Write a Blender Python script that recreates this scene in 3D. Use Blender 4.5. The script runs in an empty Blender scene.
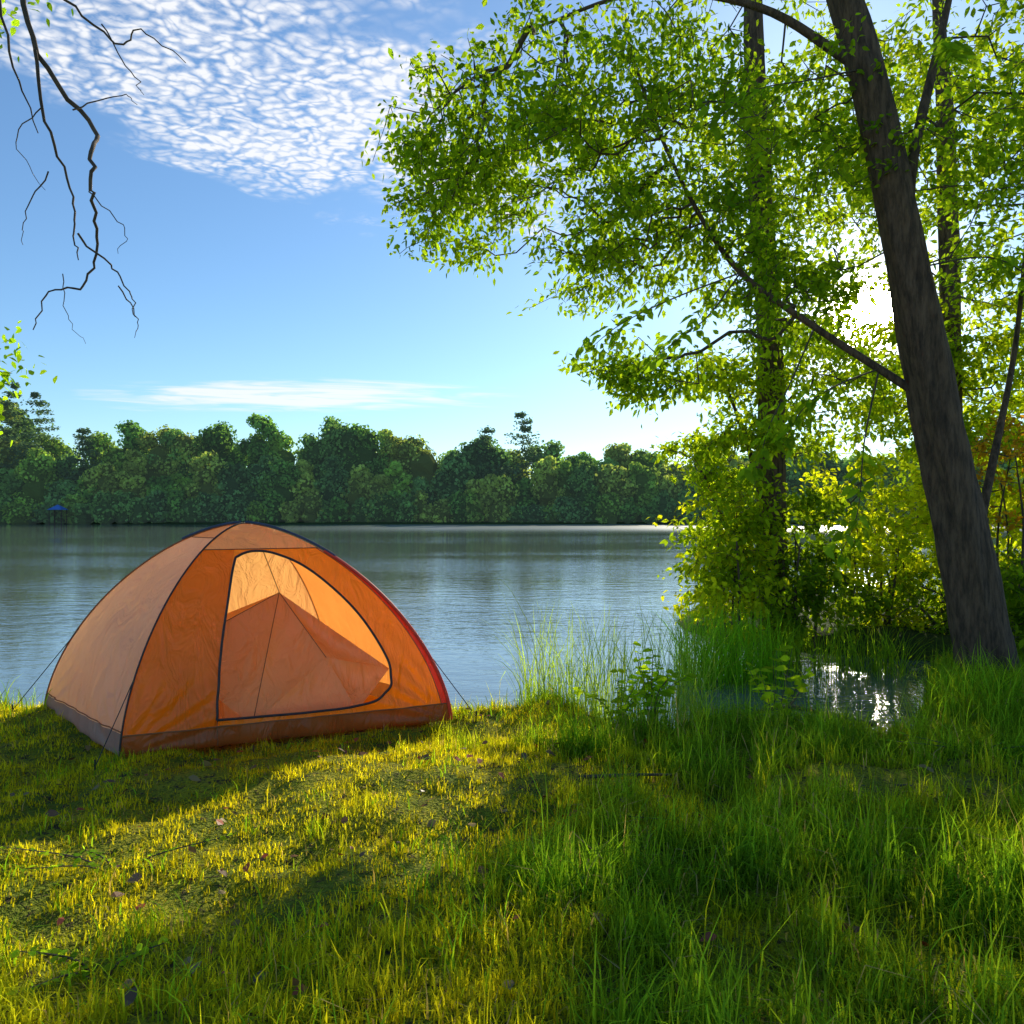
import bpy, math, numpy as np
from mathutils import Vector
rng=np.random.default_rng(7)
sc=bpy.context.scene
AZ=math.radians(22); EL=math.radians(27)
SUN=Vector((math.sin(AZ)*math.cos(EL),math.cos(AZ)*math.cos(EL),math.sin(EL)))
ga_,ge_=math.radians(25.6),math.radians(13.5)
GLOW=Vector((math.sin(ga_)*math.cos(ge_),math.cos(ga_)*math.cos(ge_),math.sin(ge_)))
WL=-0.25
# ---------------------------------------------------------------- helpers
def ss(a,b,x):
    t=np.clip((np.asarray(x,float)-a)/(b-a),0,1); return t*t*(3-2*t)
def vn(x,y,s=0.):
    xi=np.floor(x); yi=np.floor(y); fx=x-xi; fy=y-yi
    fx=fx*fx*(3-2*fx); fy=fy*fy*(3-2*fy)
    def h(a,b):
        v=np.sin(a*127.1+b*311.7+s*74.7)*43758.5453; return v-np.floor(v)
    return (h(xi,yi)*(1-fx)+h(xi+1,yi)*fx)*(1-fy)+(h(xi,yi+1)*(1-fx)+h(xi+1,yi+1)*fx)*fy
def fbm(x,y,s=0.,o=4):
    r=0;a=.5
    for i in range(o):
        r=r+a*vn(x*2**i+i*7.3,y*2**i-i*3.1,s+i); a*=.5
    return r
def norm(v): return v/np.maximum(np.linalg.norm(v,axis=-1,keepdims=True),1e-9)
def build(name,V,F,mats,col=None,smooth=False,midx=None,parent=None):
    V=np.asarray(V,np.float32); F=np.asarray(F,np.int32)
    me=bpy.data.meshes.new(name); n,k=F.shape
    me.vertices.add(len(V)); me.vertices.foreach_set("co",V.ravel())
    me.loops.add(n*k); me.loops.foreach_set("vertex_index",F.ravel())
    me.polygons.add(n); me.polygons.foreach_set("loop_start",np.arange(n,dtype=np.int32)*k)
    if not isinstance(mats,(list,tuple)): mats=[mats]
    for m in mats: me.materials.append(m)
    if midx is not None: me.polygons.foreach_set("material_index",np.asarray(midx,np.int32))
    me.polygons.foreach_set("use_smooth",np.full(n,smooth))
    me.update(calc_edges=True)
    if col is not None:
        a=me.color_attributes.new("col",'FLOAT_COLOR','POINT')
        c=np.ones((len(V),4),np.float32); c[:,:3]=col; a.data.foreach_set("color",c.ravel())
    ob=bpy.data.objects.new(name,me); sc.collection.objects.link(ob)
    if parent: ob.parent=parent
    return ob
def empty(name):
    o=bpy.data.objects.new(name,None); sc.collection.objects.link(o); return o
def smoothline(P,n=8):
    P=np.asarray(P,float); Q=np.vstack([2*P[0]-P[1],P,2*P[-1]-P[-2]]); out=[]
    for i in range(1,len(Q)-2):
        for t in np.linspace(0,1,n,endpoint=False):
            a,b,c,d=Q[i-1],Q[i],Q[i+1],Q[i+2]
            out.append(.5*((2*b)+(-a+c)*t+(2*a-5*b+4*c-d)*t*t+(-a+3*b-3*c+d)*t**3))
    out.append(P[-1]); return np.array(out)
def tube(P,R,ns=8,closed=False,rough=0.):
    P=np.asarray(P,float); n=len(P); R=np.broadcast_to(np.asarray(R,float),(n,))
    T=norm(np.gradient(P,axis=0)); ref=np.array([0.13,0.97,0.2]); 
    if abs(T[:,1]).mean()>.8: ref=np.array([0.1,0.1,1.])
    A=norm(np.cross(T,ref)); B=np.cross(T,A)
    th=np.linspace(0,2*np.pi,ns,endpoint=False)
    rr=R[:,None]*np.ones(ns)[None]
    if rough: rr=rr*(1+rough*(fbm(np.cos(th)[None]*2.2+np.zeros((n,1))+5,np.sin(th)[None]*2.2+P[:,2:3]*1.1+9,3)-.47)*2)
    V=P[:,None]+rr[...,None]*(np.cos(th)[None,:,None]*A[:,None]+np.sin(th)[None,:,None]*B[:,None])
    i=np.arange(n-1)[:,None]; j=np.arange(ns)[None]; j2=(j+1)%ns
    F=np.stack([i*ns+j,i*ns+j2,(i+1)*ns+j2,(i+1)*ns+j],-1).reshape(-1,4)
    return V.reshape(-1,3),F
def join(parts):
    Vs=[];Fs=[];o=0
    for V,F in parts: Vs.append(V);Fs.append(F+o);o+=len(V)
    return np.vstack(Vs),np.vstack(Fs)
def cones(P0,P1,R0,R1,ns=5):
    T=norm(P1-P0); ref=np.where(np.abs(T[:,2:3])>.8,np.array([[1.,0,0]]),np.array([[0,0,1.]]))
    A=norm(np.cross(T,ref)); B=np.cross(T,A); th=np.linspace(0,2*np.pi,ns,endpoint=False)
    ring=np.cos(th)[None,:,None]*A[:,None]+np.sin(th)[None,:,None]*B[:,None]
    V=np.stack([P0[:,None]+ring*R0[:,None,None],P1[:,None]+ring*R1[:,None,None]],1)
    n=len(P0); b=(np.arange(n)*2*ns)[:,None]; j=np.arange(ns)[None]; j2=(j+1)%ns
    F=np.stack([b+j,b+j2,b+ns+j2,b+ns+j],-1).reshape(-1,4)
    return V.reshape(-1,3),F
def leaves(pos,d,size,upb=.8,width=.30):
    n=len(pos); d=norm(d); N=rng.normal(size=(n,3))*.55; N[:,2]+=upb
    S=norm(np.cross(d,N)); N=np.cross(S,d); s=size[:,None]; w=width*s
    dr=np.array([0,0,-1.])
    V=np.stack([pos,pos+d*.3*s+S*w*.85+N*.05*s,pos+d*.62*s+S*w*.75+N*.02*s+dr*.05*s,pos+d*s+dr*.16*s,
                pos+d*.62*s-S*w*.75+N*.02*s+dr*.05*s,pos+d*.3*s-S*w*.85+N*.05*s],1).reshape(-1,3)
    F=np.arange(n*6).reshape(n,6)
    return V,F
def blades(x,y,z,L,w,lean,segs=2,sd=None,az=None):
    n=len(x); a=rng.uniform(0,2*np.pi,n) if az is None else az
    lean=np.minimum(lean,1.75)
    D=np.stack([np.cos(a),np.sin(a),0*a],1); b=a+rng.normal(np.pi/2,.5,n)
    S=np.stack([np.cos(b),np.sin(b),0*b],1); P=np.stack([x,y,z],1); rows=[]
    for i in range(segs+1):
        t=i/segs; ang=lean*(.25*t+.75*t*t)
        c=P+D*(L*np.sin(np.minimum(ang,2.2))*t*.8)[:,None]+np.array([0,0,1.])*(L*t*np.cos(np.minimum(ang*.75,1.7)))[:,None]
        if i<segs:
            ww=(w*(1-.55*t))[:,None]*.5; rows+= [c-S*ww,c+S*ww]
        else: rows.append(c)
    V=np.stack(rows,1); m=2*segs+1; F=[]
    for i in range(segs-1):
        F+=[[2*i,2*i+1,2*i+3],[2*i,2*i+3,2*i+2]]
    F.append([2*segs-2,2*segs-1,2*segs]); F=np.array(F)
    return V.reshape(-1,3),(np.arange(n)[:,None,None]*m+F[None]).reshape(-1,3),m
# ---------------------------------------------------------------- node helper
class NT:
    def __init__(s,nt): s.nt=nt; nt.nodes.clear()
    def n(s,t,**k):
        nd=s.nt.nodes.new(t)
        for a,b in k.items():
            setattr(nd,a,b)
        return nd
    def set(s,sock,v):
        if isinstance(v,bpy.types.NodeSocket): s.nt.links.new(v,sock)
        else: sock.default_value=v
    def m(s,op,a,b=0.,c=None,clamp=False):
        nd=s.n('ShaderNodeMath',operation=op,use_clamp=clamp); s.set(nd.inputs[0],a); s.set(nd.inputs[1],b)
        if c is not None: s.set(nd.inputs[2],c)
        return nd.outputs[0]
    def mix(s,f,a,b,bt='MIX'):
        nd=s.n('ShaderNodeMix',data_type='RGBA',blend_type=bt); s.set(nd.inputs[0],f)
        for k,v in ((6,a),(7,b)):
            s.set(nd.inputs[k],v if isinstance(v,bpy.types.NodeSocket) else (*v,1))
        return nd.outputs[2]
    def noise(s,vec,scale,detail=4,rough=.55,dist=0.):
        nd=s.n('ShaderNodeTexNoise'); s.set(nd.inputs['Vector'],vec); nd.inputs['Scale'].default_value=scale
        nd.inputs['Detail'].default_value=detail; nd.inputs['Roughness'].default_value=rough; nd.inputs['Distortion'].default_value=dist
        return nd.outputs[0]
    def ramp(s,f,a,b,sm=True):
        nd=s.n('ShaderNodeMapRange',interpolation_type='SMOOTHSTEP' if sm else 'LINEAR'); s.set(nd.inputs[0],f)
        nd.inputs[1].default_value=a; nd.inputs[2].default_value=b; return nd.outputs[0]
    def mapv(s,vec,scale=(1,1,1),loc=(0,0,0)):
        nd=s.n('ShaderNodeMapping'); s.set(nd.inputs[0],vec); nd.inputs['Scale'].default_value=scale; nd.inputs['Location'].default_value=loc
        return nd.outputs[0]
    def bump(s,h,strength,dist):
        nd=s.n('ShaderNodeBump'); s.set(nd.inputs['Height'],h); nd.inputs['Strength'].default_value=strength; nd.inputs['Distance'].default_value=dist
        return nd.outputs[0]
def newmat(name):
    m=bpy.data.materials.new(name); m.use_nodes=True; t=NT(m.node_tree)
    t.out=t.n('ShaderNodeOutputMaterial'); t.obj=t.n('ShaderNodeTexCoord').outputs['Object']; return m,t
def foliage(name,tg=(2.0,1.9,.8),tf=.5,gl=.0):
    m,t=newmat(name); a=t.n('ShaderNodeAttribute',attribute_name='col').outputs['Color']
    d=t.n('ShaderNodeBsdfDiffuse'); t.set(d.inputs[0],a)
    tr=t.n('ShaderNodeBsdfTranslucent'); t.set(tr.inputs[0],t.mix(1.,a,tg,'MULTIPLY'))
    mx=t.n('ShaderNodeMixShader'); mx.inputs[0].default_value=tf; t.set(mx.inputs[1],d.outputs[0]); t.set(mx.inputs[2],tr.outputs[0])
    if gl<=0: t.set(t.out.inputs[0],mx.outputs[0]); return m
    g=t.n('ShaderNodeBsdfGlossy'); g.inputs['Roughness'].default_value=.4; g.inputs[0].default_value=(.9,.9,.9,1)
    m2=t.n('ShaderNodeMixShader'); m2.inputs[0].default_value=gl; t.set(m2.inputs[1],mx.outputs[0]); t.set(m2.inputs[2],g.outputs[0])
    t.set(t.out.inputs[0],m2.outputs[0]); return m
def pbr(name,c1,c2,scale=5,rough=.8,bump=.0,bd=.01,stretch=(1,1,1),bscale=None,spec=.5):
    m,t=newmat(name); v=t.mapv(t.obj,stretch); n=t.noise(v,scale,4,.65)
    p=t.n('ShaderNodeBsdfPrincipled'); t.set(p.inputs['Base Color'],t.mix(t.ramp(n,.25,.75),c1,c2)); p.inputs['Roughness'].default_value=rough
    p.inputs['Specular IOR Level'].default_value=spec
    if bump: t.set(p.inputs['Normal'],t.bump(t.noise(v,bscale or scale*2,5,.65),bump,bd))
    t.set(t.out.inputs[0],p.outputs[0]); return m
def fabric(name,c,tr=.5,var=.12):
    m,t=newmat(name); big=t.noise(t.obj,2.6,3,.5,.6); v=t.mapv(t.obj,(1,1,.35)); w=t.noise(v,7,3,.55,1.2)
    col=t.mix(t.ramp(big,.3,.75),tuple(x*(1-var) for x in c),tuple(min(1,x*(1+var)) for x in c))
    nrm=t.bump(w,.9,.05)
    d=t.n('ShaderNodeBsdfDiffuse'); t.set(d.inputs[0],col); t.set(d.inputs['Normal'],nrm)
    q=t.n('ShaderNodeBsdfTranslucent'); t.set(q.inputs[0],col); t.set(q.inputs['Normal'],nrm)
    mx=t.n('ShaderNodeMixShader'); mx.inputs[0].default_value=tr; t.set(mx.inputs[1],d.outputs[0]); t.set(mx.inputs[2],q.outputs[0])
    g=t.n('ShaderNodeBsdfGlossy'); g.inputs['Roughness'].default_value=.35; t.set(g.inputs['Normal'],nrm)
    m2=t.n('ShaderNodeMixShader'); m2.inputs[0].default_value=.03; t.set(m2.inputs[1],mx.outputs[0]); t.set(m2.inputs[2],g.outputs[0])
    t.set(t.out.inputs[0],m2.outputs[0]); return m
LEAF=foliage('leaf',(3.0,2.55,.7),.62); GRASS=foliage('grass_blade',(2.3,2.05,.7),.5)
BARK=pbr('bark',(.04,.023,.014),(.20,.12,.07),11,.9,1.,.045,(2.2,2.2,.4),18)
TWIG=pbr('twig_bark',(.05,.035,.025),(.13,.09,.06),9,.9)
# far foliage: leaf material plus faint bluish emission painted in as distance haze
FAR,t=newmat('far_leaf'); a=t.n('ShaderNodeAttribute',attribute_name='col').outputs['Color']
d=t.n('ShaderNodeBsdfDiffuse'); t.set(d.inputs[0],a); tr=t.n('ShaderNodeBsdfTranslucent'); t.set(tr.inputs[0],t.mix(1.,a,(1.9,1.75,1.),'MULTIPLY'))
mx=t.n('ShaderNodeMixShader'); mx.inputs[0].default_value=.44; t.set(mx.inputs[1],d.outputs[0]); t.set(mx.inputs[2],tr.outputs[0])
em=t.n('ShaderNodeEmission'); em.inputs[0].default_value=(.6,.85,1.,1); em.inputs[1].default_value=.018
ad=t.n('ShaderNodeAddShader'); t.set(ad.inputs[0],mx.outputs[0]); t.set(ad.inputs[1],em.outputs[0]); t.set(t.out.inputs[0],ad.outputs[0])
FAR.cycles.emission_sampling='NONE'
# ---------------------------------------------------------------- world
w=bpy.data.worlds.new("World"); sc.world=w; w.use_nodes=True; t=NT(w.node_tree)
w.cycles.sampling_method='MANUAL'; w.cycles.sample_map_resolution=512
out=t.n('ShaderNodeOutputWorld'); D=t.n('ShaderNodeTexCoord').outputs['Generated']
sky=t.n('ShaderNodeTexSky',sky_type='NISHITA',sun_disc=False,sun_elevation=EL,sun_rotation=AZ,air_density=1.0,dust_density=.25,ozone_density=2.5)
sx=t.n('ShaderNodeSeparateXYZ'); t.set(sx.inputs[0],D); X,Y,Z=sx.outputs
zc=t.m('MAXIMUM',Z,.03); U=t.m('DIVIDE',X,zc); Vv=t.m('DIVIDE',Y,zc)
cb=t.n('ShaderNodeCombineXYZ'); t.set(cb.inputs[0],U); t.set(cb.inputs[1],Vv); UV=cb.outputs[0]
rot=t.n('ShaderNodeMapping'); t.set(rot.inputs[0],UV); rot.inputs['Rotation'].default_value=(0,0,.5); rot.inputs['Scale'].default_value=(1,1.2,1)
wn=t.n('ShaderNodeTexNoise'); t.set(wn.inputs['Vector'],rot.outputs[0]); wn.inputs['Scale'].default_value=9; wn.inputs['Detail'].default_value=2
va=t.n('ShaderNodeVectorMath',operation='MULTIPLY_ADD'); t.set(va.inputs[0],wn.outputs['Color']); va.inputs[1].default_value=(.14,.14,0); t.set(va.inputs[2],rot.outputs[0])
vo=t.n('ShaderNodeTexVoronoi',feature='F1',voronoi_dimensions='2D'); t.set(vo.inputs['Vector'],va.outputs[0]); vo.inputs['Scale'].default_value=31
cell=t.ramp(vo.outputs['Distance'],.72,.05)
fine=t.noise(rot.outputs[0],26,3,.65)
patch=t.noise(UV,3.0,3,.6,.4)
du=t.m('DIVIDE',t.m('ADD',U,.50),.66); dv=t.m('DIVIDE',t.m('ADD',t.m('ADD',Vv,-1.74),t.m('MULTIPLY',U,-.60)),.62)
dv=t.m('ADD',dv,-.62)
rad=t.m('ADD',t.m('MULTIPLY',du,du),t.m('MULTIPLY',dv,dv))
msk=t.ramp(t.m('ADD',t.m('MULTIPLY',rad,-.55),t.m('MULTIPLY',patch,2.4)),.40,1.15)
dens=t.m('MULTIPLY',msk,t.m('ADD',t.m('MULTIPLY',cell,.85),t.m('MULTIPLY',t.ramp(fine,.35,.68),.42)),clamp=True)
dens=t.m('ADD',dens,t.m('MULTIPLY',t.ramp(t.m('MULTIPLY',msk,patch),.45,.7),.45),clamp=True)
yc=t.m('MAXIMUM',Y,.05); a=t.m('DIVIDE',X,yc); b=t.m('DIVIDE',Z,yc)
cb2=t.n('ShaderNodeCombineXYZ'); t.set(cb2.inputs[0],t.m('MULTIPLY',a,7.)); t.set(cb2.inputs[1],t.m('MULTIPLY',t.m('ADD',b,t.m('MULTIPLY',a,.03)),110))
sn=t.noise(cb2.outputs[0],1.0,3,.65,.6)
gb=t.m('DIVIDE',t.m('ADD',b,-.157),.028); gb=t.m('EXPONENT',t.m('MULTIPLY',t.m('MULTIPLY',gb,gb),-1.))
ga=t.m('DIVIDE',t.m('ADD',a,.30),.34); ga=t.m('EXPONENT',t.m('MULTIPLY',t.m('MULTIPLY',ga,ga),-1.))
st=t.m('MULTIPLY',t.ramp(t.m('MULTIPLY',t.m('MULTIPLY',gb,ga),sn),.22,.5),.9)
cl=t.m('MAXIMUM',dens,st)
dt=t.n('ShaderNodeVectorMath',operation='DOT_PRODUCT'); t.set(dt.inputs[0],D); dt.inputs[1].default_value=GLOW
dp=t.m('MAXIMUM',dt.outputs['Value'],0.)
skyc=t.mix(1.,sky.outputs[0],(.75,.94,1.05),'MULTIPLY')
skyc=t.mix(t.m('MULTIPLY',cl,.92),skyc,(6.8,6.85,7.0))
glow=t.m('ADD',t.m('MULTIPLY',t.m('POWER',dp,4000.),2500.),t.m('MULTIPLY',t.m('POWER',dp,250.),12.))
gc=t.n('ShaderNodeVectorMath',operation='SCALE'); gc.inputs[0].default_value=(1,.90,.66); t.set(gc.inputs['Scale'],glow)
tot=t.n('ShaderNodeVectorMath',operation='ADD'); t.set(tot.inputs[0],skyc); t.set(tot.inputs[1],gc.outputs[0])
bg=t.n('ShaderNodeBackground'); t.set(bg.inputs[0],tot.outputs[0]); bg.inputs[1].default_value=.15; t.set(out.inputs[0],bg.outputs[0])
sl=bpy.data.lights.new('sun','SUN'); sl.energy=5; sl.angle=math.radians(.5); sl.color=(1,.90,.70)
so=bpy.data.objects.new('sun',sl); sc.collection.objects.link(so); so.rotation_euler=SUN.to_track_quat('Z','Y').to_euler()
# ---------------------------------------------------------------- terrain
def shore(x): return 5.62+1.7*ss(2.9,4.3,x)-.55*ss(.2,.9,x)*ss(3.3,2.5,x)+.10*np.sin(1.7*x)+.06*np.sin(4.3*x+1)
def height(x,y):
    x=np.asarray(x,float); y=np.asarray(y,float)
    s=shore(x)-y+(fbm(x*2.2,y*2.2,4)-.47)*.35
    sp=(1-np.sqrt(((x-5.9)/3.5)**2+((y-10.6)/2.6)**2))*2.8
    far=y-100+(fbm(x*.03,y*0,8)-.47)*14
    s=np.maximum(np.maximum(s,sp),far)
    z=-.95+.95*ss(-.75,.4,s)
    z=z+(fbm(x*1.3,y*1.3,1)-.47)*.20*ss(-.2,.5,s)+(fbm(x*5,y*5,2)-.47)*.08*ss(-.2,.3,s)
    return z+ss(2,60,far)*3
xs=np.concatenate([-np.geomspace(600,6.3,40),np.linspace(-6,9,260),np.geomspace(9.4,600,40)])
ys=np.concatenate([-np.geomspace(80,.6,14),np.linspace(0,8,170),np.linspace(8.1,16,60),np.geomspace(17,92,14),np.linspace(94,112,24),np.geomspace(115,900,14)])
XX,YY=np.meshgrid(xs,ys); ZZ=height(XX,YY)
nx=len(xs); i=np.arange(len(ys)-1)[:,None]; j=np.arange(nx-1)[None]
F=np.stack([i*nx+j,i*nx+j+1,(i+1)*nx+j+1,(i+1)*nx+j],-1).reshape(-1,4)
m,t=newmat('mossy_soil'); n1=t.noise(t.obj,1.6,3); n2=t.noise(t.obj,16,4,.7); n3=t.noise(t.obj,70,2)
sp=t.n('ShaderNodeSeparateXYZ'); t.set(sp.inputs[0],t.obj)
c=t.mix(t.ramp(n1,.38,.62),(.15,.20,.015),(.36,.34,.02)); c=t.mix(t.ramp(n3,.45,.7),c,(.10,.12,.012)); c=t.mix(t.ramp(n2,.54,.66),c,(.06,.042,.025))
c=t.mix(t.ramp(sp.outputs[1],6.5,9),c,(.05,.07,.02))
p=t.n('ShaderNodeBsdfPrincipled'); t.set(p.inputs['Base Color'],c); p.inputs['Roughness'].default_value=.95; p.inputs['Specular IOR Level'].default_value=.15
t.set(p.inputs['Normal'],t.bump(t.m('ADD',n2,t.m('MULTIPLY',n3,.5)),1.,.05)); t.set(t.out.inputs[0],p.outputs[0])
build('ground',np.stack([XX,YY,ZZ],-1).reshape(-1,3),F,m,smooth=True)
# water
m,t=newmat('lake_water')
sp=t.n('ShaderNodeSeparateXYZ'); t.set(sp.inputs[0],t.obj)
r1=t.noise(t.mapv(t.obj,(1.0,2.4,1)),1.5,3,.55,.4); r2=t.noise(t.mapv(t.obj,(1,2.2,1)),6.5,2,.6,.6); r3=t.noise(t.mapv(t.obj,(.05,.16,1)),1.,2)
amp=t.ramp(r3,.35,.65); h=t.m('ADD',t.m('MULTIPLY',r1,1.),t.m('MULTIPLY',r2,.30))
p=t.n('ShaderNodeBsdfPrincipled'); p.inputs['Base Color'].default_value=(.15,.185,.16,1); p.inputs['IOR'].default_value=2.3
wind=t.m('MULTIPLY',t.ramp(sp.outputs[1],50.,80.),t.ramp(sp.outputs[0],-40.,-5.))
t.set(p.inputs['Roughness'],t.m('ADD',.03,t.m('MULTIPLY',wind,.3)))
bn=t.n('ShaderNodeBump'); t.set(bn.inputs['Height'],h); bn.inputs['Distance'].default_value=.034; t.set(bn.inputs['Strength'],t.m('ADD',.16,t.m('MULTIPLY',amp,.38)))
t.set(p.inputs['Normal'],bn.outputs[0]); t.set(t.out.inputs[0],p.outputs[0])
build('lake_water',[(-600,3,WL),(600,3,WL),(600,125,WL),(-600,125,WL)],[[0,1,2,3]],m)
# ---------------------------------------------------------------- tent
p_=1.62; H=1.32
A=np.array([-2.24,4.23]);B=np.array([-3.27,5.18]);C=np.array([-.417,4.98]);Dd=B+C-A; cen=(B+C)/2
G0=0.0
def prof(h): return (1-np.clip(h,0,1)**p_)**(1/p_)
def surf(P,Q,u,h,off=0.):
    u=np.asarray(u,float)[...,None]; h=np.asarray(h,float)[...,None]; r=prof(h)
    bul=1+.05*4*u*(1-u)*h**.5
    xy=cen+r*bul*(P*(1-u)+Q*u-cen)
    s=np.concatenate([xy,np.broadcast_to(h*H+G0,xy[...,:1].shape)],-1)
    if off:
        nn=(P+Q)/2-cen; nn=nn/np.linalg.norm(nn); s=s+np.array([nn[0]*off,nn[1]*off,off*.6])
    return s
tent=empty('camping_tent')
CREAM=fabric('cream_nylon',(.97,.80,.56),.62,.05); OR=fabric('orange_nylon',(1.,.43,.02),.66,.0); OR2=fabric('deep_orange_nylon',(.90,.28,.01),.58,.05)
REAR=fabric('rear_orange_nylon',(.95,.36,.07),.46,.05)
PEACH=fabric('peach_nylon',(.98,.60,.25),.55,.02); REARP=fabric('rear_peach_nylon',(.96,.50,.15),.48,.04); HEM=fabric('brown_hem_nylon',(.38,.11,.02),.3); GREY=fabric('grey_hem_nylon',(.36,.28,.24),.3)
BLACK=pbr('black_trim',(.012,.012,.014),(.03,.03,.035),20,.5); REDT=pbr('red_binding',(.75,.03,.02),(.9,.06,.02),20,.5); BLUE=pbr('navy_pole_sleeve',(.015,.03,.07),(.03,.06,.12),20,.5)
SEAM=pbr('seam_tape',(.24,.09,.03),(.34,.13,.04),20,.7)
REDP=fabric('red_nylon',(.85,.07,.02),.5,.05)
door=smoothline([(.26,.115),(.262,.3),(.265,.55),(.27,.80),(.30,.845),(.42,.865),(.58,.85),(.72,.78),(.80,.62),(.83,.42),(.825,.25),(.77,.15),(.66,.115),(.45,.11),(.26,.115)],10)
def inpoly(px,py,poly):
    ins=np.zeros(px.shape,bool); n=len(poly)
    for k in range(n):
        x1,y1=poly[k]; x2,y2=poly[(k+1)%n]
        if y1==y2: continue
        c=((y1>py)!=(y2>py))&(px<(x2-x1)*(py-y1)/(y2-y1)+x1); ins^=c
    return ins
def folds(P,Q,U_,H_):
    w1=.018*np.sin(U_*9+H_*7)*np.sin(np.pi*U_)*np.sin(np.pi*H_)+.04*(fbm(U_*5+3,H_*4,6)-.47)*np.sin(np.pi*U_)*np.sin(np.pi*H_)
    w1=w1+.006*np.sin(U_*38+3*np.sin(H_*5))*np.exp(-H_*5)*np.sin(np.pi*U_)
    # radial tension creases out of the two lower corners
    for cu in (0.,1.):
        r_=np.hypot((U_-cu)*1.4,H_); an=np.arctan2(H_,np.abs(U_-cu)*1.4); w1=w1+.010*np.sin(an*22)*np.exp(-((r_-.28)/.2)**2)*np.sin(np.pi*U_)**.5
    return w1
def panel(name,P,Q,matf,mats,nu=60,nh=60,cut=None):
    us=np.linspace(0,1,nu+1); th=np.linspace(0,1,nh+1); hs=np.sin(th*np.pi/2)**(2/p_*0.9)
    Ug,Hg=np.meshgrid(us,hs); V=surf(P,Q,Ug,Hg)
    nn=(P+Q)/2-cen; nn=nn/np.linalg.norm(nn); wv=folds(P,Q,Ug,Hg)
    V[...,0]+=wv*nn[0];V[...,1]+=wv*nn[1]
    i=np.arange(nh)[:,None]; j=np.arange(nu)[None]; k=nu+1
    F=np.stack([i*k+j,i*k+j+1,(i+1)*k+j+1,(i+1)*k+j],-1).reshape(-1,4)
    uc=((us[:-1]+us[1:])/2)[None]+0*i; hc=((hs[:-1]+hs[1:])/2)[:,None]+0*j
    uc=uc.ravel(); hc=hc.ravel(); mi=matf(uc,hc)
    if cut is not None:
        keep=~inpoly(uc,hc,cut); F=F[keep]; mi=mi[keep]
    return build(name,V.reshape(-1,3),F,mats,smooth=True,midx=mi,parent=tent)
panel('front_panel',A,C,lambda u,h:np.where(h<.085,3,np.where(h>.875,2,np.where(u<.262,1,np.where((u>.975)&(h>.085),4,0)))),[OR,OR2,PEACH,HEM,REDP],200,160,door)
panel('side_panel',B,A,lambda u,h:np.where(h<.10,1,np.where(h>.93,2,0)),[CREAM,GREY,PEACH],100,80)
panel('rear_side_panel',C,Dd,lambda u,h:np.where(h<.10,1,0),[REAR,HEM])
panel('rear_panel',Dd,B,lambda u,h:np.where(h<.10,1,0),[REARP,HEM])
hh=np.sin(np.linspace(0,1,30)*np.pi/2)**(2/p_)
def pole(P,h0=0,h1=1,off=.004):
    q=hh[(hh>=h0)&(hh<=h1)]; r=prof(q)[:,None]; return np.concatenate([cen+(r+off)*(P-cen),q[:,None]*H+G0+off],1)
build('pole_front',*tube(pole(A),.006,6),BLACK,smooth=True,parent=tent)
build('pole_side',*tube(pole(B),.006,6),SEAM,smooth=True,parent=tent)
build('pole_rear',*tube(pole(Dd),.006,6),BLACK,smooth=True,parent=tent)
build('red_edge',*tube(pole(C,0,.86),.013,6),REDT,smooth=True,parent=tent)
build('blue_ridge_sleeve',*join([tube(pole(C,.80,1,.010),.010,6),tube(pole(B,.90,1,.010),.010,6)]),BLUE,smooth=True,parent=tent)
def onface(P,Q,u,h,off):
    s=surf(P,Q,u,h,off); nn=(P+Q)/2-cen; nn=nn/np.linalg.norm(nn); wv=folds(P,Q,np.asarray(u,float),np.asarray(h,float)); s[:,0]+=wv*nn[0]; s[:,1]+=wv*nn[1]; return s
build('door_zip',*tube(onface(A,C,door[:,0],door[:,1].clip(0,1),.003),.0085,6),BLACK,smooth=True,parent=tent)
L_=np.linspace
sm=[tube(onface(A,C,np.full(20,.262),L_(.0,.115,20),.003),.003,5),tube(onface(A,C,L_(0,1,40),np.full(40,.875),.003),.0035,5),
    tube(onface(A,C,L_(0,1,60),np.full(60,.085),.003),.0045,5),tube(onface(B,A,L_(0,1,50),np.full(50,.10),.003),.004,5),
    tube(onface(A,C,L_(.975,.975,30),L_(.085,.875,30),.003),.003,5),tube(onface(B,A,L_(.0,1,40),np.full(40,.93),.003),.003,5)]
build('seams',*join(sm),SEAM,smooth=True,parent=tent)
def poly(name,V,F,mat,sub=True):
    me=bpy.data.meshes.new(name); me.from_pydata([tuple(v) for v in V],[],F); me.materials.append(mat); o=bpy.data.objects.new(name,me); sc.collection.objects.link(o); o.parent=tent; return o
z0=.03
poly('tent_floor',[(*(cen+.97*(q-cen)),z0) for q in (A,C,Dd,B)],[(0,1,2,3)],OR2)
ip=np.array([(-1.62,5.15,.84),(-2.19,4.62,.50),(-2.15,4.50,.08),(-1.62,4.62,.07),(-1.02,4.88,.09),(-.84,5.06,.33),(-1.25,4.98,.42),(-1.45,5.7,.35),(-2.6,5.3,.45)])
tris=[(0,1,3),(1,2,3),(0,3,6),(3,4,6),(6,4,5),(0,6,5),(0,5,7),(0,7,8),(0,8,1)]
Vp=[];Fp=[];K=10
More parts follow.
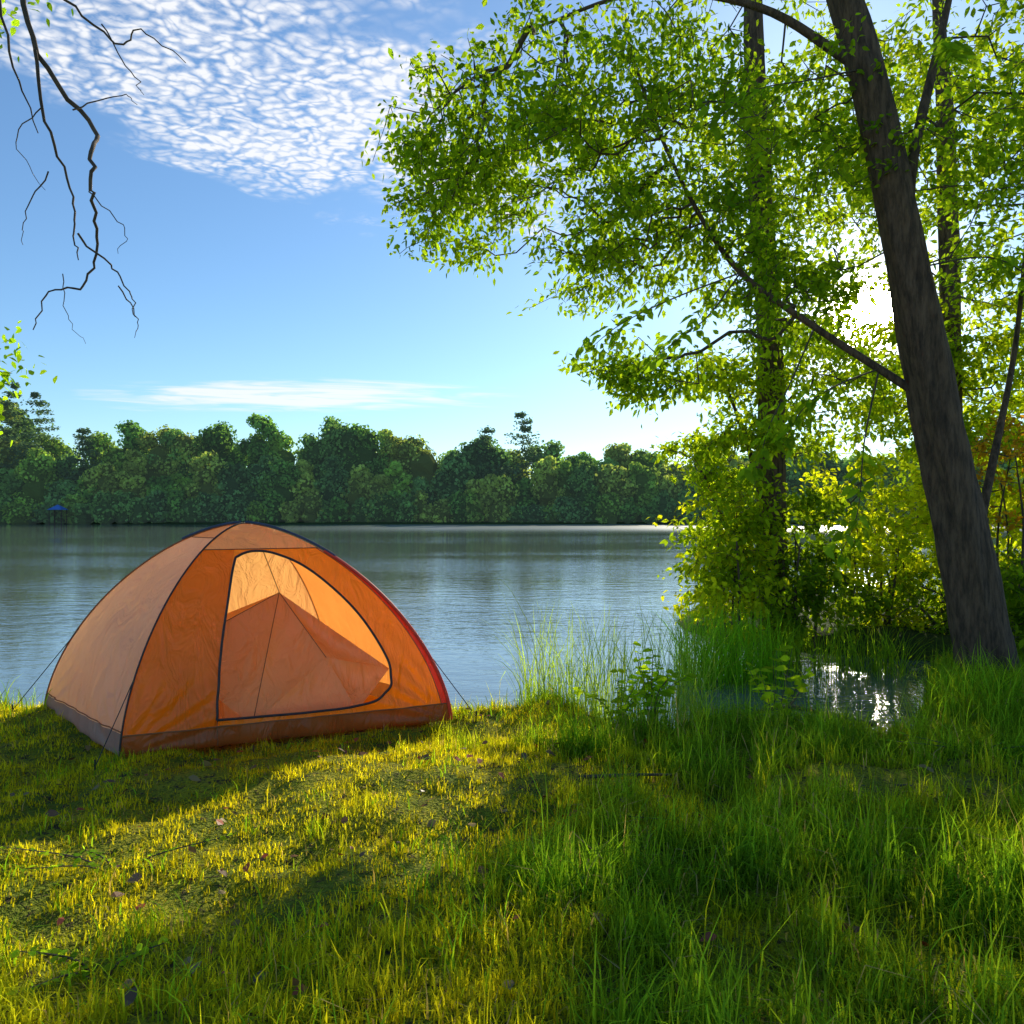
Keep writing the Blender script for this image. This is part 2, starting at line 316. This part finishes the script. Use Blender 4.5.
for tr_ in tris:
    a_,b_,c_=ip[list(tr_)]; idx={}
    for i_ in range(K+1):
        for j_ in range(K+1-i_):
            u_=i_/K;v_=j_/K;w_=1-u_-v_; q=a_*w_+b_*u_+c_*v_; q=q+np.array([-.1,.25,-.35])*1.2*(u_*v_*w_*3)
            idx[(i_,j_)]=len(Vp); Vp.append(q)
    for i_ in range(K):
        for j_ in range(K-i_):
            Fp.append((idx[(i_,j_)],idx[(i_+1,j_)],idx[(i_,j_+1)]))
            if i_+j_<K-1: Fp.append((idx[(i_+1,j_)],idx[(i_+1,j_+1)],idx[(i_,j_+1)]))
build('inner_tent',Vp,Fp,fabric('inner_peach_nylon',(.98,.53,.19),.5,.06),smooth=True,parent=tent)
build('inner_seams',*join([tube([ip[0],ip[k]],.003,5) for k in (1,3,6)]+[tube([ip[0],(-1.75,5.12,1.2)],.003,5)]),SEAM,parent=tent)
gl=[]
for q,h0,e in ((B,.45,(-3.47,5.14)),(C,.5,(-.24,5.0)),(A,.35,(-2.31,4.10))):
    s=np.array([*(cen+prof(h0)*(q-cen)),h0*H]); g=np.array([*e,float(height(*e))+.02]); gl.append(tube([s,g],.003,5))
    gl.append(tube([g+[0,0,.04],g-[0,0,.08]],.005,5))
build('guy_lines',*join(gl),BLACK,parent=tent)
# ---------------------------------------------------------------- grass
def intent(x,y,g=1.03):
    q=[cen+g*(v-cen) for v in (A,C,Dd,B)]; return inpoly(x,y,q)
N=640000; x=rng.uniform(-6,6.5,N); y=rng.uniform(1.3,8,N)
k=(np.abs(x)<y*.74+.6)&(y<shore(x)+.2); x=x[k];y=y[k]; z=height(x,y); k=(z>WL+.03)&~intent(x,y,1.0); x=x[k];y=y[k];z=z[k]
def dirtf(x,y): return np.exp(-(((x-1.95)/.85)**2+((y-3.75)/.25)**2))+.9*np.exp(-(((x-.45)/.3)**2+((y-3.8)/.13)**2))+.8*np.exp(-(((x+1.7)/.4)**2+((y-3.75)/.08)**2))
dirt=dirtf(x,y)
cl1=fbm(x*2.5,y*2.5,11); cl2=fbm(x*8,y*8,12,3)
k=rng.random(len(x))>np.clip(dirt*.95+ss(.48,.33,cl2)*.7,0,.95); x,y,z,cl1,cl2,dirt=[q[k] for q in (x,y,z,cl1,cl2,dirt)]
m1=ss(-.5,.9,x+(cl1-.47)*3.0-(y-3.5)*.15); m2=ss(2.8,1.9,y+(cl1-.47)*2)*.5; edge=ss(.55,.1,shore(x)-y)
lm=np.clip(np.maximum(np.maximum(m1,m2),edge*.5),0,1)*(1-.6*np.clip(dirt,0,1))
L=(.026+.092*lm*(.2+1.6*cl1))*rng.lognormal(0,.45,len(x))*(.4+1.2*cl2)
wd=.0036+.0030*rng.random(len(x))+.0017*lm
lean=rng.gamma(2.,.5,len(x))*(.8+.5*lm)
V,F,mm=blades(x,y,z-.005,L,wd,lean,2)
r=rng.random(len(x))[:,None]; yel=np.array([.52,.50,.02]); grn=np.array([.18,.33,.022]); dry=np.array([.42,.33,.16])
mx=np.clip(lm*.9+(cl1-.5)*1.3,0,1)[:,None]
col=(yel*(1-mx)+grn*mx)*(.5+.8*r)*(.5+1.0*cl2[:,None]); col=np.where((rng.random(len(x))<.04)[:,None],dry,col)
build('grass',V,F,GRASS,np.repeat(col,mm,0))
tx=[];ty=[];tl=[];
def tuft(cx,cy,rx,ry,n,l):
    tx.append(rng.normal(cx,rx,n));ty.append(rng.normal(cy,ry,n));tl.append(l*rng.uniform(.5,1.15,n))
for q in range(290):
    cx=rng.uniform(-2.6,4.2); cy=rng.uniform(1.75,5.0)
    if cx<.2 and (cy>2.9 or rng.random()<.4): continue
    if abs(cx)>cy*.8+.3: continue
    if float(dirtf(cx,cy))>.25 or (abs(cx-1.9)<.9 and 3.2<cy<3.8 and rng.random()<.7): continue
    tuft(cx,cy,.07,.06,int(rng.integers(10,45)),rng.uniform(.10,.27)*(1 if cy<3.2 else .6))
tuft(3.3,5.3,.45,.25,800,.42); tuft(3.7,4.6,.4,.3,600,.38); tuft(2.1,2.7,.3,.22,300,.24); tuft(.2,5.2,.3,.12,200,.16); tuft(-.4,5.15,.2,.1,130,.14); tuft(2.7,2.5,.3,.3,350,.33)
tuft(-3.3,4.6,.3,.2,120,.12); tuft(-3.7,5.3,.3,.2,300,.22)
for q in range(90): tuft(rng.uniform(-2.9,-.1),rng.uniform(2.0,4.4),.04,.04,int(rng.integers(5,14)),rng.uniform(.06,.13))
x=np.concatenate(tx);y=np.concatenate(ty);L=np.concatenate(tl); k=~intent(x,y,1.02)&(y>1.5); x,y,L=x[k],y[k],L[k]; z=height(x,y)
k=z>WL-.1; x,y,z,L=x[k],y[k],z[k],L[k]
V,F,mm=blades(x,y,z-.01,L,.004+.004*rng.random(len(x)),rng.gamma(3,.38,len(x)),4)
col=(np.array([.17,.35,.022])*(.4+1.1*rng.random(len(x)))[:,None]+np.array([.18,.12,0])*(rng.random(len(x))**2)[:,None])
build('tall_grass',V,F,GRASS,np.repeat(col,mm,0))
def reeds(name,cx,cy,sx_,sy_,n,lo,hi,wd_,c,ln=.25):
    x=rng.uniform(cx-sx_,cx+sx_,n);y=rng.normal(cy,sy_,n);z=np.maximum(height(x,y),WL-.25)
    L=rng.uniform(lo,hi,n)+(WL-z).clip(0); V,F,mm=blades(x,y,z,L,np.full(n,wd_)*rng.uniform(.7,1.3,n),rng.gamma(2,ln,n),5)
    col=np.array(c)*(.6+.9*rng.random(n))[:,None]; return build(name,V,F,GRASS,np.repeat(col,mm,0))
reeds('reeds',.80,5.75,.74,.2,560,.3,1.05,.0078,(.22,.34,.05))
reeds('reeds',2.1,7.3,.45,.25,900,.35,.9,.009,(.18,.38,.02),.3)
reeds('reeds',3.3,7.7,.8,.25,500,.3,.65,.009,(.2,.34,.02),.3)
# ---------------------------------------------------------------- trees
HOLES=[((3.30,6.9,3.2),.30),((3.70,7.6,3.42),.34),((4.35,9.1,3.8),.40),((5.25,11,4.33),.48),((4.8,10,4.05),.44)]
def sprays(vols,seed,th=.12):
    g=np.random.default_rng(seed); out=[]
    for (c,r,ns,rad,per) in vols:
        for q in range(ns):
            v=g.normal(size=3); v/=np.linalg.norm(v); v*=g.random()**(1/2.4); ctr=np.array(c)+v*np.array(r)
            n=np.array([g.normal()*.35-.1,g.normal()*.35,1.]); n/=np.linalg.norm(n)
            e1=np.cross(n,[0,1,0]); e1/=np.linalg.norm(e1); e2=np.cross(n,e1); R=rad*g.uniform(.6,1.3)
            pp=g.normal(size=(per,3))*.55; pp[:,:2]=np.clip(pp[:,:2],-1.2,1.2); out.append(ctr+R*(pp[:,:1]*e1+pp[:,1:2]*e2)+pp[:,2:3]*n*th-np.array([0,0,1])*(pp[:,:1]**2+pp[:,1:2]**2)*R*.15)
    a=np.vstack(out)
    for c,r in HOLES: a=a[np.linalg.norm(a-np.array(c),axis=1)>r]
    return a
def grow(seeds,att,seed,step=.22,pl=.22,rt=.0028):
    g=np.random.default_rng(seed); S=np.asarray(seeds,float); cap=len(S)+len(att)*14
    P=np.zeros((cap,3)); par=np.full(cap,-1); plen=np.zeros(cap); n=len(S); P[:n]=S
    d=np.min(np.linalg.norm(att[:,None]-S[None],axis=2),1); att=att[np.argsort(d)]
    for a in att:
        dd=np.linalg.norm(P[:n]-a,axis=1); c=dd+pl*plen[:n]; j=int(np.argmin(c)); L=dd[j]
        if L<.03: continue
        k=max(1,int(L/step)); k=min(k,12); p0=P[j].copy(); prev=j; side=g.normal(size=3)*.10*L; side[2]=abs(side[2])*1.1+.06*L
        for q in range(1,k+1):
            if n>=cap: break
            tt=q/k; P[n]=p0*(1-tt)+a*tt+side*math.sin(math.pi*tt)+(g.normal(size=3)*.012 if q<k else 0)
            par[n]=prev; plen[n]=plen[prev]+L/k; prev=n; n+=1
    P=P[:n];par=par[:n]; cnt=np.zeros(n)
    for q in range(n-1,len(S)-1,-1):
        if cnt[q]==0: cnt[q]=1
        if par[q]>=len(S): cnt[par[q]]+=cnt[q]
    idx=np.arange(len(S),n); pr=par[idx]
    r1=rt*cnt[idx]**.46; r0=np.where(pr>=len(S),rt*cnt[pr]**.46,r1*1.15)
    r0=np.minimum(r0,r1*1.5)
    return P,idx,pr,r0,r1,cnt
def tree_leaves(P,idx,pr,cnt,per,size,colr,maxc=3,spread=.09,upb=.8,seed=0,var=.35,width=.3):
    k=cnt[idx]<=maxc; a=P[pr[k]];b=P[idx[k]]; n=len(a); m=per
    t_=rng.random((n,m,1))*1.15; pos=a[:,None]*(1-t_)+b[:,None]*t_+rng.normal(size=(n,m,3))*np.array([spread,spread,spread*.5])
    d=norm(b-a)[:,None]*.7+rng.normal(size=(n,m,3))*.8; d[...,2]-=.25
    pos=pos.reshape(-1,3); d=d.reshape(-1,3)
    clump=np.repeat(rng.random(n),m); ok=np.ones(len(pos),bool)
    for c,r in HOLES: ok&=np.linalg.norm(pos-np.array(c),axis=1)>r*.8
    pos,d,clump=pos[ok],d[ok],clump[ok]
    sz=size*rng.uniform(.55,1.35,len(pos)); V,F=leaves(pos,d,sz,upb,width)
    c=np.array(colr[0])[None]*(1-clump[:,None])+np.array(colr[1])[None]*clump[:,None]
    c=c*(1-var+2*var*rng.random((len(pos),1))); return V,F,np.repeat(c,6,0)
def trunkpts(P,n=10): return smoothline(P,n)
def make_tree(name,trunk,rad,vols,seed,per,size,cols,limbs=(),spread=.09,seedfrom=.45,th=.12,maxc=3,step=.22,rough=.25):
    root=empty(name); T=trunkpts(trunk); R=np.interp(np.linspace(0,1,len(T)),np.linspace(0,1,len(rad)),rad)
    parts=[tube(T,R,24,rough=rough)]; seeds=[T[int(len(T)*seedfrom):]]
    for lb,lr in limbs:
        Q=trunkpts(lb,8); parts.append(tube(Q,np.linspace(lr[0],lr[1],len(Q)),8,rough=.2)); seeds.append(Q[len(Q)//4:])
    build('trunk',*join(parts),BARK,smooth=True,parent=root)
    att=sprays(vols,seed,th)
    P,idx,pr,r0,r1,cnt=grow(np.vstack(seeds),att,seed,step)
    build('branches',*cones(P[pr],P[idx],r0,r1,5),TWIG,smooth=True,parent=root)
    V,F,c=tree_leaves(P,idx,pr,cnt,per,size,cols,maxc,spread); build('leaves',V,F,LEAF,c,parent=root)
    print(name,len(att),len(F)); return root
G1=((.08,.17,.014),(.20,.31,.018))
lt=make_tree('leaning_tree',[(4.12,6.35,-.35),(4.02,6.32,.1),(3.86,6.3,1.0),(3.6,6.3,2.35),(3.37,6.3,3.46),(3.15,6.35,4.65),(2.9,6.4,5.76),(2.5,6.6,7.4),(2.3,6.8,8.6)],
  [.31,.23,.205,.18,.165,.15,.13,.10,.05],
  [((.50,7.2,5.3),(1.5,1.1,1.2),70,.46,12),((1.1,7.3,4.1),(1.0,.9,.65),30,.40,12),((-.55,7.3,4.6),(.65,.6,.75),22,.36,12),((2.6,6.9,5.2),(1.6,1.0,1.2),46,.5,12),((3.4,7.3,7.0),(2.6,1.6,.8),18,.55,12),((1.2,7.3,2.75),(.6,.4,.3),12,.26,12),((4.6,6.6,4.8),(.9,1.,1.4),36,.4,12),((2.5,7.2,3.6),(.8,.6,.6),24,.4,12)],
  11,13,.072,G1,limbs=[([(3.62,6.3,2.3),(3.2,6.45,2.65),(2.7,6.6,3.05),(2.1,6.8,3.6),(1.7,6.95,4.3),(1.35,7.1,5.2),(1.1,7.3,6.2)],(.042,.012)),
   ([(3.36,6.3,3.46),(3.5,6.5,4.4),(3.9,6.8,5.6),(4.3,7,7.)],(.07,.02)),([(3.0,6.35,5.2),(2.2,6.6,5.9),(1.2,7,6.3),(.2,7.2,6.1)],(.045,.012)),([(3.9,6.3,.9),(4.3,6.6,1.9),(4.7,6.9,3.0),(4.9,7,4.4)],(.045,.012))])
parts=[];LP=[];LD=[]
for sh_ in ([(2.1,6.8,3.6),(1.4,6.4,3.25),(.9,6.1,2.95),(.58,6.0,2.68)],[(2.1,6.8,3.6),(1.7,6.4,3.1),(1.4,6.1,2.85),(1.12,6.0,2.62)],[(3.9,6.8,5.6),(3.7,6.2,5.3),(3.5,5.9,5.1),(3.3,5.6,4.9)],
   [(2.7,6.6,3.05),(2.4,6.4,2.5),(2.15,6.2,2.1),(2.0,6.1,1.65)],[(3.2,6.45,2.65),(3.0,6.3,2.0),(2.85,6.1,1.4),(2.65,6.0,1.02)],[(3.0,6.35,5.2),(2.4,6.0,4.9),(1.9,5.8,4.7),(1.5,5.7,4.35)],
   [(3.36,6.3,3.46),(3.9,6.1,3.5),(4.2,6.0,3.3),(4.45,5.9,2.95)],[(3.2,6.45,2.65),(2.7,6.2,2.45),(2.4,6.1,2.25),(2.2,6.0,1.95)]):
    Q=smoothline(sh_,8); parts.append(tube(Q,np.linspace(.009,.002,len(Q)),5))
    for k in range(9,len(Q)):
        tg=norm(Q[k]-Q[k-1]); 
        for s in (-1,1):
            for rr_ in range(2):
                q0=Q[k]+rng.normal(size=3)*.05; v=tg*.5+s*norm(np.cross(tg,[0,0,1.]))*.9+rng.normal(size=3)*.3; v[2]-=.35; LP.append(q0); LD.append(v)
build('shoots',*join(parts),TWIG,smooth=True,parent=lt); LP=np.array(LP);LD=np.array(LD)
V,F=leaves(LP,LD,.125*rng.uniform(.6,1.2,len(LP)),1.1,.27); build('shoot_leaves',V,F,LEAF,np.repeat(np.array([.13,.24,.018])*(.7+.6*rng.random((len(LP),1))),6,0),parent=lt)
make_tree('lakeside_tree',[(3.2,9,-.4),(3.16,9,1.),(3.15,9,3.),(3.05,9.05,5.),(2.98,9.1,7.),(2.95,9.1,9.2)],[.22,.16,.15,.14,.12,.06],
  [((3.3,9.2,6.0),(1.8,1.0,2.0),46,.55,12),((2.6,8.8,2.6),(.6,.7,1.0),36,.32,12),((2.45,8.6,1.2),(.5,.5,.8),22,.28,12),((3.9,9.3,3.2),(.8,.7,1.1),34,.4,12)],
  12,12,.08,((.11,.20,.014),(.26,.36,.018)),limbs=[([(3.15,9,1.2),(2.8,8.8,2.2),(2.4,8.7,3.2)],(.04,.012)),([(3.15,9,.6),(2.6,8.7,1.1),(2.2,8.6,1.9)],(.04,.012))],seedfrom=.2)
make_tree('shore_tree',[(6.6,11,-.3),(6.55,11,2.),(6.5,11,4.5),(6.45,11,7.),(6.3,11,9.5)],[.20,.14,.14,.12,.06],
  [((6.0,11,6.0),(2.6,1.5,3.2),80,.65,12),((7.4,10.6,3.6),(1.6,1.2,1.6),46,.5,12),((6.0,10.9,3.1),(1.2,.8,1.2),40,.42,12)],13,13,.10,((.11,.20,.014),(.26,.34,.018)),seedfrom=.3)
def shrub(name,c,r,ns,seed,size,cols,per=12,stems=7,rad=.3):
    root=empty(name); g=np.random.default_rng(seed); parts=[];seeds=[]; zb=float(height(c[0],c[1]))
    for q in range(stems):
        a=g.uniform(0,6.28); b=np.array([c[0]+math.cos(a)*.12,c[1]+math.sin(a)*.12,zb-.1]); e=np.array([c[0]+math.cos(a)*r[0]*.75*g.random(),c[1]+math.sin(a)*r[1]*.75*g.random(),c[2]+r[2]*g.uniform(-.1,.8)])
        Q=smoothline([b,(b+e)/2+np.array([g.normal()*.1,g.normal()*.1,.15]),e],6); parts.append(tube(Q,np.linspace(.022,.008,len(Q)),6)); seeds.append(Q[2:])
    build('stems',*join(parts),TWIG,smooth=True,parent=root)
    att=sprays([(c,r,ns,rad,12)],seed,.12); att=att[att[:,2]>-.1]; P,idx,pr,r0,r1,cnt=grow(np.vstack(seeds),att,seed,.2)
    build('twigs',*cones(P[pr],P[idx],r0*.8,r1*.8,4),TWIG,parent=root)
    V,F,cc=tree_leaves(P,idx,pr,cnt,per,size,cols,3,.08); build('leaves',V,F,LEAF,cc,parent=root)
YG=((.18,.28,.012),(.38,.43,.02)); DG=((.07,.14,.012),(.17,.27,.015)); RG=((.24,.14,.02),(.32,.20,.03))
shrub('shrub',(2.45,8.4,.8),(.55,.5,.95),24,21,.085,YG,9)
shrub('shrub',(3.4,8.7,.7),(.9,.6,.95),42,22,.08,DG)
shrub('shrub',(4.6,9.2,.95),(1.0,.7,1.15),46,23,.085,YG)
shrub('shrub',(6.2,9.6,1.2),(1.2,.8,1.4),60,24,.09,YG)
shrub('shrub',(5.3,8.8,.3),(1.2,.5,.55),36,25,.07,DG)
shrub('shrub',(7.8,9.6,1.7),(1.1,.9,1.9),56,26,.09,YG)
shrub('shrub',(5.1,7.2,.35),(.7,.35,.55),24,27,.07,DG)
shrub('red_leaved_shrub',(5.7,8.4,1.9),(.9,.5,.6),16,28,.07,RG,6)
def sapling(name,x,y,h,n,sz,seed,col=(.26,.40,.02)):
    root=empty(name); g=np.random.default_rng(seed); z=float(height(x,y)); pt=[];LP=[];LD=[]
    for q in range(n):
        e=np.array([x+g.normal()*.22,y+g.normal()*.15,z+h*g.uniform(.6,1.1)]); Q=smoothline([(x,y,z-.05),(x+(e[0]-x)*.3,y+(e[1]-y)*.3,z+h*.5),e],6); pt.append(tube(Q,np.linspace(.005,.0015,len(Q)),5))
        for k in range(4,len(Q)):
            for s in range(2):
                LP.append(Q[k]); v=g.normal(size=3); v[2]=.1; LD.append(v)
    build('stems',*join(pt),TWIG,parent=root); LP=np.array(LP);LD=np.array(LD); V,F=leaves(LP,LD,sz*rng.uniform(.6,1.2,len(LP)),1.2,.34)
    build('leaves',V,F,LEAF,np.repeat(np.array(col)*(.7+.6*rng.random((len(LP),1))),6,0),parent=root)
sapling('sapling',.95,5.05,.66,9,.085,31); sapling('sapling',.72,5.0,.38,6,.07,32); sapling('sapling',1.85,5.2,.8,8,.085,33)
for q in range(7): sapling('broadleaf_weed',*( [(-1.55,2.9),(-1.25,2.25),(.35,3.3),(1.3,3.0),(2.6,4.1),(1.6,4.6),(3.1,4.2)][q]),.08,4,.035,40+q,(.2,.36,.03))
build('fallen_branch',*join([tube(smoothline([(1.55,5.05,.0),(1.95,5.2,.03),(2.3,5.15,-.04),(2.6,5.3,-.12)],6),np.linspace(.012,.02,19),7),tube(smoothline([(1.95,5.2,.03),(2.1,5.4,.12),(2.05,5.6,.18)],6),np.linspace(.008,.003,13),6),
  tube(smoothline([(.35,3.85,.02),(.6,3.8,.05),(.85,3.86,.03)],6),np.linspace(.012,.006,13),6),tube(smoothline([(1.5,3.75,.01),(1.9,3.7,.03),(2.3,3.8,.02)],6),np.linspace(.01,.005,13),6)]),TWIG,smooth=True)
# bare overhanging branch (tree stands left of the view)
bt=empty('bare_tree'); yb=4.5
def L3(*p): return [(a,yb+.12*math.sin(i*1.7+a*3),b) for i,(a,b) in enumerate(p)]
def tw(p,r0,r1):
    Q=smoothline(p,6); Q[1:-1]+=rng.normal(size=Q[1:-1].shape)*.008; return tube(Q,np.linspace(r0,r1,len(Q))*.8,6)
bp=[tube(trunkpts([(-5.0,4.7,-.3),(-4.95,4.7,1.5),(-4.8,4.7,3.5),(-4.7,4.7,5.5),(-4.6,4.7,7.5)]),np.linspace(.2,.07,41),14,rough=.2),
 tw([(-4.72,4.7,5.2),(-4.0,4.6,5.45),(-3.4,4.5,5.2),(-2.99,4.5,4.76)],.06,.024),
 tw(L3((-2.99,4.76),(-2.84,4.15),(-2.60,3.78),(-2.51,3.54),(-2.51,3.30),(-2.57,3.05),(-2.66,2.81),(-2.78,2.72),(-2.84,2.48)),.022,.004),
 tw(L3((-2.57,3.05),(-2.46,2.9),(-2.35,2.75),(-2.23,2.555)),.009,.003),tw(L3((-2.35,2.75),(-2.33,2.6),(-2.32,2.47)),.006,.002),
 tw(L3((-2.84,4.15),(-2.80,3.75),(-2.75,3.42),(-2.64,3.08),(-2.58,2.9)),.014,.004),tw(L3((-2.75,3.42),(-2.9,3.2),(-3.02,3.05)),.006,.002),
 tw(L3((-2.97,4.7),(-2.7,4.5),(-2.44,4.30),(-2.2,4.25),(-2.02,4.18)),.012,.003),tw(L3((-2.44,4.30),(-2.35,4.1),(-2.25,3.95)),.006,.002),
 tw(L3((-3.15,4.8),(-2.99,4.15),(-2.94,3.75)),.014,.004),tw(L3((-2.60,3.78),(-2.42,3.98),(-2.3,3.9)),.006,.002),tw(L3((-2.51,3.3),(-2.40,3.15),(-2.44,3.0)),.005,.002),
 tw(L3((-2.66,2.81),(-2.7,2.6),(-2.66,2.45)),.004,.0015),tw(L3((-2.8,3.8),(-2.95,3.6),(-2.9,3.4)),.005,.002),tw(L3((-2.75,4.45),(-2.55,4.6),(-2.3,4.65)),.006,.002),
 tw([(-4.8,4.7,2.6),(-4.1,4.6,2.7),(-3.5,4.55,2.5),(-3.1,4.5,2.25)],.02,.003)]
build('trunk_and_branches',*join(bp),TWIG,smooth=True,parent=bt)
LP=[];LD=[]
for (cx,cz,n,s) in ((-3.15,2.3,130,.11),(-3.2,2.05,50,.1),(-3.2,4.35,60,.12),(-3.0,4.55,40,.12)):
    LP.append(np.array([cx,4.5,cz])+rng.normal(size=(n,3))*s); v=rng.normal(size=(n,3)); v[:,2]-=.3; LD.append(v)
LP=np.vstack(LP);LD=np.vstack(LD); V,F=leaves(LP,LD,.06*rng.uniform(.6,1.3,len(LP)),.6)
build('leaves',V,F,LEAF,np.repeat(np.array([.16,.30,.02])*(.7+.6*rng.random((len(LP),1))),6,0),parent=bt)
n=420; x=rng.uniform(-2.6,3.2,n); y=rng.uniform(1.9,5.2,n); k=~intent(x,y,1.05); x,y=x[k],y[k]; n=len(x)
pos=np.stack([x,y,height(x,y)+rng.uniform(.015,.05,n)],1); v=rng.normal(size=(n,3)); v[:,2]*=.25
V,F=leaves(pos,v,rng.uniform(.025,.065,n),1.,.34); c=np.array([[.18,.08,.03],[.12,.07,.035],[.26,.18,.06],[.30,.06,.02]])[rng.integers(0,4,n)]
build('fallen_leaves',V,F,foliage('dead_leaf',(1,1,1),.2,.05),np.repeat(c,6,0))
# ---------------------------------------------------------------- far shore
pxs=[-300,0,30,62,90,150,200,260,330,380,420,450,480,560,600,700,1024,1400]; pys=[415,400,395,455,440,420,430,412,416,418,440,448,438,446,448,450,440,430]
CV=[];CC=[];core=[]
def cards(pos,nrm,s,c):
    n=len(pos); N=norm(nrm+rng.normal(size=(n,3))*.5); a=norm(np.cross(N,rng.normal(size=(n,3)))); b=np.cross(N,a); s=s[:,None]
    V=np.stack([pos-a*s-b*s*.35,pos+a*s*.3-b*s,pos+a*s+b*s*.3,pos-a*s*.25+b*s],1); CV.append(V.reshape(-1,3)); CC.append(np.repeat(c,4,0))
def broad(x,y,h,wd,c,n):
    L=int(rng.integers(16,24)); m=n//L
    for q in range(L):
        f=(q+.5)/L; zz=h*(.06+.86*f); prof_=math.sqrt(max(.05,1-((f-.42)/.62)**2)); a=rng.uniform(0,6.28); o=wd*prof_*rng.uniform(.35,.85)
        lr=wd*rng.uniform(.30,.5)*(.55+.6*prof_); cx,cy=x+math.cos(a)*o,y+math.sin(a)*o*.7; zz=min(zz,h-lr*.7)
        d=norm(rng.normal(size=(m,3))); rr=rng.uniform(.80,1.22,(m,1)); pos=np.array([cx,cy,zz])+d*np.array([lr,lr,lr*.8])*rr; pos[:,2]=np.maximum(pos[:,2],0)
        cc=np.array(c)*(.65+.7*rng.random((m,1)))*rng.uniform(.65,1.35); cards(pos,d,rng.uniform(.12,.28,m),cc)
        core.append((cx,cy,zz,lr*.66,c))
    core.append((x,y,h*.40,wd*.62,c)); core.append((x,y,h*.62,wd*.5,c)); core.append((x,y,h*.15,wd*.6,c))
def pine(x,y,h,wd,c,n):
    for q in range(10):
        f=q/9; zz=h*(.4+.6*f); rr=wd*(1-f*.75)*rng.uniform(.5,1.3); m=n//10; a0=rng.uniform(0,6.28)
        a=a0+rng.normal(size=m)*1.1; r=rr*rng.random(m)**.7; pos=np.stack([x+r*np.cos(a),y+r*np.sin(a),zz+rng.normal(size=m)*.22+.12*r],1)
        cards(pos,np.tile([0,0,1.],(m,1)),rng.uniform(.10,.24,m),np.array(c)*(.7+.5*rng.random((m,1))))
    core.append((x,y,h*.3,wd*.3,c))
cols=[(.16,.32,.06),(.26,.42,.07),(.15,.29,.09),(.34,.43,.09),(.19,.35,.09)]
for px in np.arange(-260,1320,26):
    p2=px+rng.uniform(-10,10); yy=107+rng.uniform(0,5); top=np.interp(p2,pxs,pys)+rng.uniform(-8,16)
    h=(512-top)*yy/740+1.4; broad((p2-512)*yy/740,yy,h,rng.uniform(3.4,5.2),cols[rng.integers(5)],3900)
for px in np.arange(-270,1330,24):
    p2=px+rng.uniform(-8,8); yy=102.5+rng.uniform(0,2.5); h=rng.uniform(5,10.5); broad((p2-512)*yy/740,yy,h,rng.uniform(2.2,3.4),cols[rng.integers(5)],2300)
for px in np.arange(-270,1330,17):
    p2=px+rng.uniform(-6,6); yy=100.3+rng.uniform(0,1.2); h=rng.uniform(2,4.5); broad((p2-512)*yy/740,yy,h,rng.uniform(1.4,2.2),cols[rng.integers(5)],700)
for px,top in ((12,386),(36,396),(-30,380),(84,432),(522,416),(486,432)):
    yy=106; pine((px-512)*yy/740,yy,(512-top)*yy/740+1.4,rng.uniform(3.2,4.6),(.10,.18,.09),1800)
u=np.linspace(0,np.pi,6);v=np.linspace(0,2*np.pi,8,endpoint=False); sph=np.array([[math.sin(a)*math.cos(b),math.sin(a)*math.sin(b),math.cos(a)] for a in u for b in v])
sf=[[i_*8+j_,(i_+1)*8+j_,(i_+1)*8+(j_+1)%8,i_*8+(j_+1)%8] for i_ in range(5) for j_ in range(8)]
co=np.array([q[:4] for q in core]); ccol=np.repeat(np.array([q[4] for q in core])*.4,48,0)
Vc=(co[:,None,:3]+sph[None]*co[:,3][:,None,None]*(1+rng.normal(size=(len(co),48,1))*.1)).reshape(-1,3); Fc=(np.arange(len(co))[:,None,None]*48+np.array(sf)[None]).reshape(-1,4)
V1=np.vstack(CV); C1=np.vstack(CC); F1=np.arange(len(V1)).reshape(-1,4)
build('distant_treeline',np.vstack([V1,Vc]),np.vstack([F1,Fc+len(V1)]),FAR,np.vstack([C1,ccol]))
sh=empty('blue_shelter'); sx0,sy0=-60.5,98.6
build('posts',*join([tube([(sx0+a,sy0+b,-.9),(sx0+a,sy0+b,1.7)],.06,6) for a in (-.8,.8) for b in (-.6,.6)]),TWIG,parent=sh)
o=poly('roof',[(sx0-1.,sy0-.8,1.7),(sx0+1.,sy0-.8,1.7),(sx0+1.,sy0+.8,1.7),(sx0-1.,sy0+.8,1.7),(sx0,sy0,2.4)],[(0,1,4),(1,2,4),(2,3,4),(3,0,4)],pbr('blue_tarp',(.05,.15,.45),(.07,.2,.55))); o.parent=sh
# ---------------------------------------------------------------- camera
cd=bpy.data.cameras.new('camera'); cd.sensor_width=36; cd.lens=36*740/1024; cd.clip_end=3000; cd.clip_start=.05
cam=bpy.data.objects.new('camera',cd); sc.collection.objects.link(cam); cam.location=(0,0,1.4); cam.rotation_euler=(math.radians(90),0,0); sc.camera=cam
sc.view_settings.view_transform='Standard'; sc.view_settings.look='None'; sc.view_settings.exposure=0
